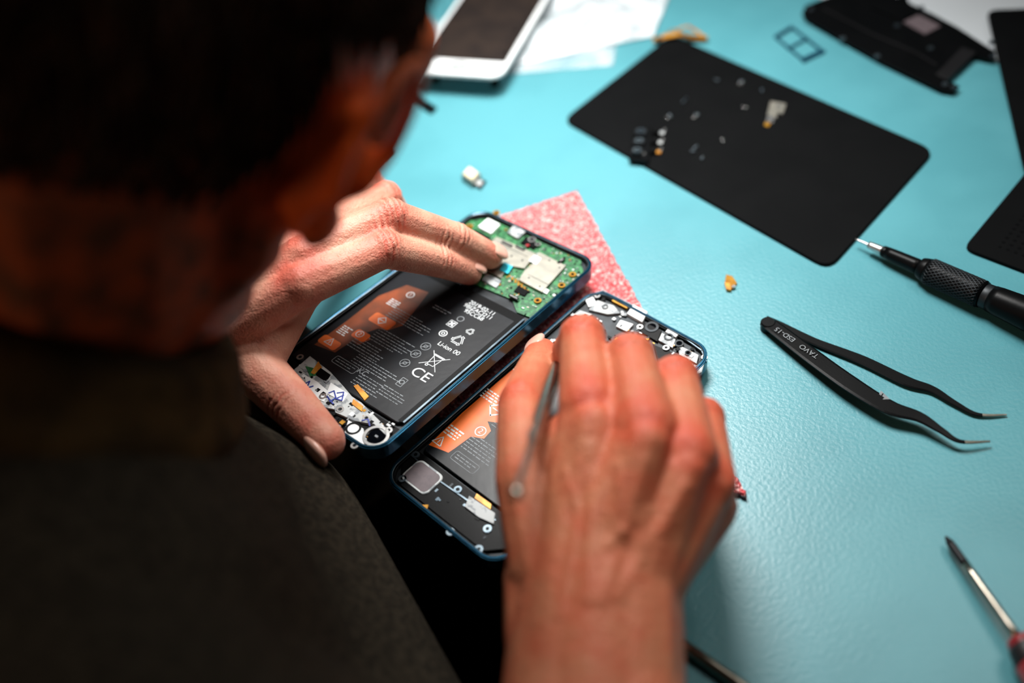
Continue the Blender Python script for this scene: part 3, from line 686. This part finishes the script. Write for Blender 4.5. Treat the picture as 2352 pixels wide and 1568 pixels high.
axis_tool('precision_screwdriver',(1965,549),(2352,718),5,9.5,[(0,8,.45,.8,M_silver),(8,16,1.9,2.4,M_silver),(16,18,2.9,3.1,M_blk),(18,37,3.2,3.8,M_blk),(37,41,5.2,6.2,M_blk),(41,70,6.4,6.7,M_blk),(70,74,6.0,6.2,M_inner),(74,96,6.6,8.0,M_blk),(96,125,8.0,8.0,M_blk),(125,130,7,5,M_blk)],(42,69,6.6))
axis_tool('red_handle_screwdriver',(2172,1232),(2336,1462),4,8,[(0,3,.5,1.5,M_dark),(3,14,1.6,1.7,M_dark),(14,48.5,1.8,1.8,M_steel),(48,51,4.6,5.6,M_redp),(51,58,6,7,M_grip),(58,130,7.6,8.6,M_redp),(130,140,8.4,6,M_blk)])
axis_tool('steel_pry_bar',(1520,1446),(1700,1572),2.6,2.6,[(0,6,.8,2.2,M_steel),(6,120,2.4,2.4,M_steel),(120,128,2.4,.8,M_steel)])

# ================================================================ MAN
man=empty('man')
def nail(p,dirn,up,w,l,m=M_nail,name='nail',parent=man):
    d=dirn.normalized(); u=(up-d*up.dot(d)).normalized(); s=d.cross(u)
    bm=bmesh.new(); bmesh.ops.create_uvsphere(bm,u_segments=20,v_segments=12,radius=1)
    for v in bm.verts:
        v.co.x=math.copysign(abs(v.co.x)**.75,v.co.x); v.co.y=math.copysign(abs(v.co.y)**.75,v.co.y)
    for f in bm.faces: f.smooth=True
    me=bpy.data.meshes.new(name); bm.to_mesh(me); bm.free(); me.materials.append(m)
    o=bpy.data.objects.new(name,me)
    o.matrix_world=Matrix(((s.x,d.x,u.x,p.x),(s.y,d.y,u.y,p.y),(s.z,d.z,u.z,p.z),(0,0,0,1)))@Matrix.Diagonal((w,l,w*.42,1))
    link(o); o.parent=parent
mm=.001
def chain(bm,pts,rads,seg=2):
    for k in range(len(pts)-1): hullcap(bm,pts[k],rads[k]*mm,pts[k+1],rads[k+1]*mm,seg)
def hand(name,wrist,fingers,thumb,fore,m,extra,upv,parent,veins=(),nailup=None):
    bm=bmesh.new(); red=[]; cre=[]
    for pts,r in fingers:
        P=[W(*p) for p in pts]; chain(bm,P,r)
        red+= [(tuple(P[0]+Vector((0,0,.008))),.012,.8),(tuple(P[1]+Vector((0,0,.006))),.010,.6),(tuple(P[3]),.010,.4)]
        for wv in wrist: hullcap(bm,W(*wv),16*mm,P[0],(r[0]-1.0)*mm)
        bmesh.ops.create_icosphere(bm,subdivisions=2,radius=(r[1]+.7)*mm,matrix=Matrix.Translation(P[1]+Vector((0,0,.0004))))
        bmesh.ops.create_icosphere(bm,subdivisions=2,radius=(r[2]+.4)*mm,matrix=Matrix.Translation(P[2]+Vector((0,0,.0003))))
        d=(P[3]-P[2]); side=(P[2]-P[1]).cross(d)
        u=side.cross(d) if side.length>1e-7 else Vector((0,0,1))
        if u.dot(P[1]-P[3])<0: u=-u
        u=(u.normalized()*.5+upv*.8).normalized()
        if nailup is not None: u=nailup
        dd=d.normalized(); u=(u-dd*u.dot(dd)).normalized()
        nail(P[3]+u*(r[3]*.74*mm)+dd*.0012,d,u,r[3]*.70*mm,r[3]*.86*mm,parent=parent)
        a1=((P[2]-P[1]).normalized()+(P[1]-P[0]).normalized()).normalized(); a2_=((P[3]-P[2]).normalized()+(P[2]-P[1]).normalized()).normalized()
        top1=P[1]+(upv-a1*upv.dot(a1)).normalized()*r[1]*mm; top2=P[2]+(upv-a2_*upv.dot(a2_)).normalized()*r[2]*mm
        cre+=[(tuple(top1),tuple(a1),.012,.0032,.0013),(tuple(top2),tuple(a2_),.010,.0029,.0011)]
    for (a,ra),(c,rc) in zip(fingers,fingers[1:]):
        A=W(*a[0]);C=W(*c[0]); hullcap(bm,A+Vector((0,0,-.003)),(ra[0]-2)*mm,C+Vector((0,0,-.003)),(rc[0]-2)*mm)
    P=[W(*p) for p in thumb[0]]; chain(bm,P,thumb[1]); r=thumb[1]
    red+=[(tuple(P[2]),.013,.45),(tuple(P[3]),.012,.5)]
    d=P[3]-P[2]; u=(thumb[2]-d.normalized()*thumb[2].dot(d.normalized())).normalized()
    nail(P[3]+u*(r[3]*.72*mm)+d.normalized()*.0015,d,u,r[3]*.72*mm,r[3]*.9*mm,parent=parent)
    a1=((P[2]-P[1]).normalized()+d.normalized()).normalized(); top1=P[2]+(thumb[2]-a1*thumb[2].dot(a1)).normalized()*r[2]*mm
    cre+=[(tuple(top1),tuple(a1),.012,.0032,.0013)]
    for vp,w_,h_ in veins: cre.append((tuple(tuple(W(*p)) for p in vp),w_,h_))
    for pts,rr_ in extra: chain(bm,[W(*p) if not isinstance(p,Vector) else p for p in pts],rr_)
    for f in fore: chain(bm,[W(*p) if not isinstance(p,Vector) else p for p in f[0]],f[1],3)
    return organic(name,bm,.0009,15,m,parent,red,None,cre)
# right hand
Rw=[(1300,1430,58),(1425,1430,56)]
Rf=[([(1352,935,83),(1338,776,79),(1312,806,55),(1296,850,38)],[11.6,9.2,8.2,7.2]),
    ([(1484,985,87),(1448,822,81),(1428,847,53),(1412,882,32)],[11.6,9.5,8.5,7.3]),
    ([(1582,1045,80),(1552,870,72),(1526,893,46),(1498,928,24)],[11,9.0,8.1,7]),
    ([(1632,1115,68),(1616,962,60),(1596,975,38),(1570,1002,19)],[9.8,8.2,7.2,6.3])]
Rt=([(1255,1320,60),(1210,1110,69),(1196,930,62),(1244,812,38)],[14,12.2,9.8,7.6],Vector((-.5,-.2,.8)))
elbR=Vector((-.060,-.13,T+.01))
rw0=W(1300,1430,54); rw1=W(1425,1430,53)
fa0=rw0*.6+(elbR+Vector((-.012,0,.008)))*.4; fa1=rw1*.6+(elbR+Vector((.012,0,.008)))*.4
Rfore=[([rw0,fa0,elbR+Vector((-.012,0,0))],[19.5,25,36]),([rw1,fa1,elbR+Vector((.012,0,0))],[19.5,25,36])]
ex=[([(1255,1320,58),(1352,1000,72)],[15,13]),([(1210,1110,68),(1330,1000,72)],[12,12]),
    ([rw0+Vector((.004,0,.003)),W(1362,975,86)],[15,8.5]),([(rw0+rw1)/2+Vector((0,0,.003)),W(1485,1015,90)],[15,8.5]),([rw1+Vector((-.002,0,.003)),W(1580,1075,82)],[15,7.5]),
    ([(1440,1380,48),(1622,1160,54)],[15,12]),
    ([(1395,1330,62),(1440,1150,72)],[17,15]),([(1440,1290,60),(1520,1150,68)],[16,14]),
    ([W(1330,1270,62),rw0*.8+fa0*.2,fa0],[19,21,25]),([W(1440,1270,62),rw1*.8+fa1*.2,fa1],[19,21,25]),
    ([W(1385,1240,66),(rw0+rw1)/2*.7+(fa0+fa1)/2*.3+Vector((0,0,.002))],[18,22]),
    ([(1250,1330,56),(1262,1480,52)],[15,16])]
vein=[(((1352,1380,75),(1356,1200,85),(1352,1010,95)),.0026,.0009),(((1385,1380,75),(1430,1200,88),(1480,1050,98)),.0026,.0011),(((1420,1380,72),(1500,1230,80),(1575,1110,88)),.0026,.0009),
      (((1398,1250,83),(1425,1150,88),(1418,1060,93)),.0016,.0008),(((1398,1240,83),(1460,1180,88),(1520,1130,90),(1545,1060,90)),.0015,.0008),(((1480,1330,64),(1530,1240,72),(1590,1180,75)),.0017,.0008),
      (((1290,1420,72),(1310,1300,78),(1330,1180,80),(1300,1100,80)),.0016,.0008)]
hand('right_hand',Rw,Rf,Rt,Rfore,M_skin2,ex,Vector((0,.3,1)).normalized(),man,vein)
# left hand
Lw=[(395,820,58),(450,720,54)]
Lf=[([(690,655,76),(882,572,72),(1005,600,49),(1078,625,30.5)],[11.2,9.2,8.1,7.0]),
    ([(700,592,80),(895,500,76),(1046,548,49),(1126,588,29.5)],[11.2,9.4,8.3,7.2]),
    ([(712,545,72),(885,455,56),(915,500,34),(905,560,18)],[11,8.8,8.0,7]),
    ([(722,505,60),(840,412,44),(882,452,24),(900,505,12)],[10,8.2,7.2,6.4])]
Lt=([(500,800,52),(592,850,49),(672,930,45),(748,1012,42)],[16,12.8,11,9],Vector((-.9,-.5,.12)))
elbL=Vector((-.33,.24,T+.02))
Lfore=[([(395,820,58),elbL],[19,36]),([(450,720,54),elbL+Vector((.01,.02,0))],[19,36])]
ex=[([(500,800,52),(690,660,66)],[15,12]),([(592,840,49),(680,690,60)],[11,10]),([(560,810,50),(660,700,58)],[13,12])]
hand('left_hand',Lw,Lf,Lt,Lfore,M_skin,ex,Vector((0,-.2,1)).normalized(),man,(),Vector((.25,-.1,1)).normalized())

# pry tool in right hand
e=empty('spudger',MT)
b=tb(); A=tv(1302,768,20); C=tv(1188,1130,125)
P=[A.lerp(C,t) for t in (0,.08,.2,.45,.66,.7,.74,.8,.97,1.0)]
b.tube(P,[.4,1.2,2.5,3.0,2.8,1.8,2.6,1.3,1.3,2.0],M_steel,20)
P=[A.lerp(C,t) for t in (.99,1.01,1.02)]; b.tube(P,[2.3,2.1,1.0],M_steel,16)
b.done('shaft',e)

# head
Hc=W(350,20,235); F=Vector((.38,.78,-.50)).normalized(); U=Vector((.74,.3,.74)); R=F.cross(U).normalized(); U=R.cross(F)
NB=W(150,600,178)
MH=Matrix(((R.x,F.x,U.x,Hc.x),(R.y,F.y,U.y,Hc.y),(R.z,F.z,U.z,Hc.z),(0,0,0,1)))
nbl=MH.inverted()@NB
bm=bmesh.new(); V3=lambda x,y,z:Vector((x,y,z))*mm
ell(bm,V3(0,-16,28),(.074,.092,.082)); ell(bm,V3(0,30,-25),(.060,.058,.072))
for s_ in (-1,1):
    hullcap(bm,V3(s_*52,0,-45),.016,V3(s_*20,68,-82),.015); hullcap(bm,V3(s_*52,5,-10),.018,V3(s_*52,0,-45),.016)
    hullcap(bm,V3(s_*52,2,-48),.017,V3(s_*38,-10,-88),.022)
    hullcap(bm,V3(s_*48,58,-8),.015,V3(s_*30,70,-14),.014)
    hullcap(bm,V3(s_*52,50,20),.016,V3(s_*50,50,-15),.018)
    hullcap(bm,V3(s_*12,84,24),.010,V3(s_*44,70,22),.010)
    ell(bm,V3(s_*9,92,-24),(.008,.010,.007),None,2)
    pts=[]
    for k in range(15):
        a=math.radians(-60+k*300/14); pts.append(V3(s_*(76+8*(math.sin(a)>-.5)),-8-15*math.cos(a)*(1 if math.sin(a)>0 else .7),2+32*math.sin(a)))
    chain(bm,pts,[3.4]*15,1)
    ell(bm,V3(s_*73,-6,0),(.006,.013,.026),None,2); ell(bm,V3(s_*76,2,-27),(.006,.009,.009),None,2); hullcap(bm,V3(s_*72,-18,-18),.004,V3(s_*78,-16,15),.004,1)
hullcap(bm,V3(0,86,20),.008,V3(0,104,-16),.010); ell(bm,V3(0,78,-92),(.020,.015,.015)); hullcap(bm,V3(-15,80,-50),.012,V3(15,80,-50),.012)
hullcap(bm,V3(0,-25,-40),.056,nbl,.052)
hullcap(bm,V3(0,0,-50),.050,nbl+V3(5,14,8),.048)
organic('head',bm,.0025,6,M_head,man,[(tuple(V3(82,-10,0)),.026,1.6),(tuple(V3(-82,-10,0)),.026,1.6),(tuple(V3(0,104,-16)),.015,.3)],MH)  # ears coloured orange to imitate light passing through; nose tip slightly red
for s_ in (-1,1):
    bm=bmesh.new(); bmesh.ops.create_uvsphere(bm,u_segments=20,v_segments=14,radius=.0115)
    for f in bm.faces: f.smooth=True; f.material_index=1 if f.calc_center_median().y>.0098 else 0
    me=bpy.data.meshes.new('eye'); bm.to_mesh(me); bm.free(); me.materials.append(M_eye); me.materials.append(M_iris)
    o=bpy.data.objects.new('eye',me); o.matrix_world=MH@Matrix.Translation(V3(s_*30,76,4)); link(o); o.parent=man
bm=bmesh.new(); hullcap(bm,V3(-18,86,-52),.005,V3(18,86,-52),.005); hullcap(bm,V3(-15,86,-60),.0055,V3(15,86,-60),.0055)
hullcap(bm,V3(-12,90,-52),.004,V3(12,90,-52),.004); organic('lips',bm,.001,3,M_lip,man,None,MH)
# hair: short clumps grown over the skull, thinning out towards the nape
bm=bmesh.new(); rh=random.Random(11); ga=math.pi*(3-math.sqrt(5)); NH=5200
for k in range(NH):
    zz_=1-2*(k+.5)/NH; rr_=math.sqrt(1-zz_*zz_); a=k*ga
    n_=Vector((rr_*math.cos(a),rr_*math.sin(a),zz_)); p=Vector((n_.x*.0735,n_.y*.0915-.016,n_.z*.0815+.028))
    if p.y>.045 and p.z<.062: continue
    if abs(p.x)>.052 and p.y>-.03 and p.z<.035: continue
    lim=-.050
    if p.z<lim: continue
    thin=min(1,max(.25,(p.z-lim)/.05)) 
    if rh.random()>thin: continue
    L=.009*thin+.003; t=(Vector((0,.25,-1))-n_*Vector((0,.25,-1)).dot(n_)); t=(t.normalized() if t.length>.01 else Vector((0,1,0)))
    t=(t+Vector((rh.uniform(-.3,.3),rh.uniform(-.3,.3),rh.uniform(-.3,.3)))).normalized()
    s=n_.cross(t).normalized()*.0016; tip=p+t*L+n_*.0028
    q0=bm.verts.new(p-s);q1=bm.verts.new(p+s);q2_=bm.verts.new(tip);q3=bm.verts.new(p+n_*.0028+t*L*.3)
    bm.faces.new([q0,q1,q3]);bm.faces.new([q1,q2_,q3]);bm.faces.new([q2_,q0,q3])
me=bpy.data.meshes.new('hair'); bm.to_mesh(me); bm.free(); me.materials.append(M_hair)
o=bpy.data.objects.new('hair',me); o.matrix_world=MH; link(o); o.parent=man

# torso / jacket
nb=NB
bm=bmesh.new()
shR=NM(-60,-60,115); shL=NM(-50,-395,110)
hullcap(bm,shR,.060,shL,.060,3)
hullcap(bm,NM(-60,-225,105),.085,NM(-80,-225,-20),.12,3)
for mmm in (-140,-310):
    hullcap(bm,NM(-60,mmm,85),.075,NM(-62,mmm,-60),.115,3)
    hullcap(bm,NM(-62,mmm,-60),.115,NM(-130,mmm,-250),.105,3)
hullcap(bm,NM(-85,-140,-250),.10,NM(-85,-310,-250),.10,3)
hullcap(bm,NM(-14,-280,58),.060,NM(-60,-225,90),.085,3)
hullcap(bm,NM(-14,-170,0),.062,NM(2,-285,6),.066,3)
hullcap(bm,NM(2,-285,6),.066,NM(0,-310,10),.060,3)
hullcap(bm,nb+Vector((-.025,-.025,-.035)),.050,NM(-60,-225,90),.085,3)
eR=elbR; mid=(rw0*.30+elbR*.70)
hullcap(bm,shR,.058,eR,.048,3); hullcap(bm,eR,.048,mid,.040,3)
wl=W(425,770,56); hullcap(bm,shL,.060,elbL,.050,3); hullcap(bm,elbL,.050,elbL.lerp(wl,.62),.040,3)
organic('jacket',bm,.005,6,M_jack,man)
bm=bmesh.new(); ax=(nb-Hc).normalized(); u_=ax.cross(Vector((0,0,1))).normalized(); v_=ax.cross(u_)
ctr=W(120,735,166)
for off,rad,tk in ((0,.050,12),(.014,.055,14)):
    pts=[ctr+ax*off+(u_*math.cos(a)+v_*math.sin(a))*rad for a in [2*math.pi*k/24 for k in range(25)]]
    chain(bm,pts,[tk]*25,2)
organic('collar',bm,.003,12,M_coll,man)
bm=bmesh.new()
for s_,m_ in ((1,-135),(-1,-315)):
    hip=NM(-110,m_,-215); kn=NM(330,m_+s_*30,-190); an=NM(300,m_+s_*30,-650)
    hullcap(bm,hip,.085,kn,.062,3); hullcap(bm,kn,.060,an,.042,3)
hullcap(bm,NM(-130,-140,-205),.10,NM(-130,-310,-205),.10,3)
organic('trousers',bm,.006,6,M_trou,man)
bm=bmesh.new()
for s_,m_ in ((1,-135),(-1,-315)):
    hullcap(bm,NM(290,m_+s_*30,-705),.042,NM(390,m_+s_*34,-712),.036,3); hullcap(bm,NM(390,m_+s_*34,-712),.036,NM(460,m_+s_*38,-720),.028,3); hullcap(bm,NM(300,m_+s_*30,-690),.042,NM(300,m_+s_*30,-655),.046,3)
organic('shoes',bm,.005,4,M_shoe,man)
# stool
Ms=Matrix.Translation(NM(-140,-225,-750))
e=empty('stool',Ms)
b=B(Ms); b.cyl(0,0,180,395,438,M_blk,40,8); b.cyl(0,0,30,60,395,M_steel,24); b.done('seat',e)
b=B(Ms)
for k in range(5):
    a=2*math.pi*k/5; b.tube([Vector((0,0,75)),Vector((math.cos(a)*260,math.sin(a)*260,45))],[18,12],M_dark,12)
    b.tube([Vector((math.cos(a)*250,math.sin(a)*250,24)),Vector((math.cos(a)*270,math.sin(a)*270,24))],[24,24],M_blk,16)
b.done('base',e)

# ================================================================ LIGHT
def area(name,loc,target,size,power,col,spread=math.pi):
    l=bpy.data.lights.new(name,'AREA'); l.shape='DISK'; l.size=size; l.energy=power; l.color=col; l.spread=spread
    o=bpy.data.objects.new(name,l); sc.collection.objects.link(o); o.location=loc
    o.rotation_euler=(Vector(target)-Vector(loc)).to_track_quat('-Z','Y').to_euler(); return o
area('bench_lamp',(.07,.56,T+.48),(.0,.46,T),.22,2.55,(1,.985,.96),math.radians(105))
area('side_fill',(.40,.40,T+.66),(-.06,.34,T),.30,.5,(1,.96,.90),math.radians(90))  # added fill from the right, brightens the foam strip and lower phone
area('room_light',(-1.3,-.7,T+1.3),(-.1,.2,T+.2),.5,4.4,(1,.66,.42))
w=bpy.data.worlds.new('world'); sc.world=w; w.use_nodes=True; w.node_tree.nodes['Background'].inputs[0].default_value=(.5,.6,.7,1); w.node_tree.nodes['Background'].inputs[1].default_value=.05
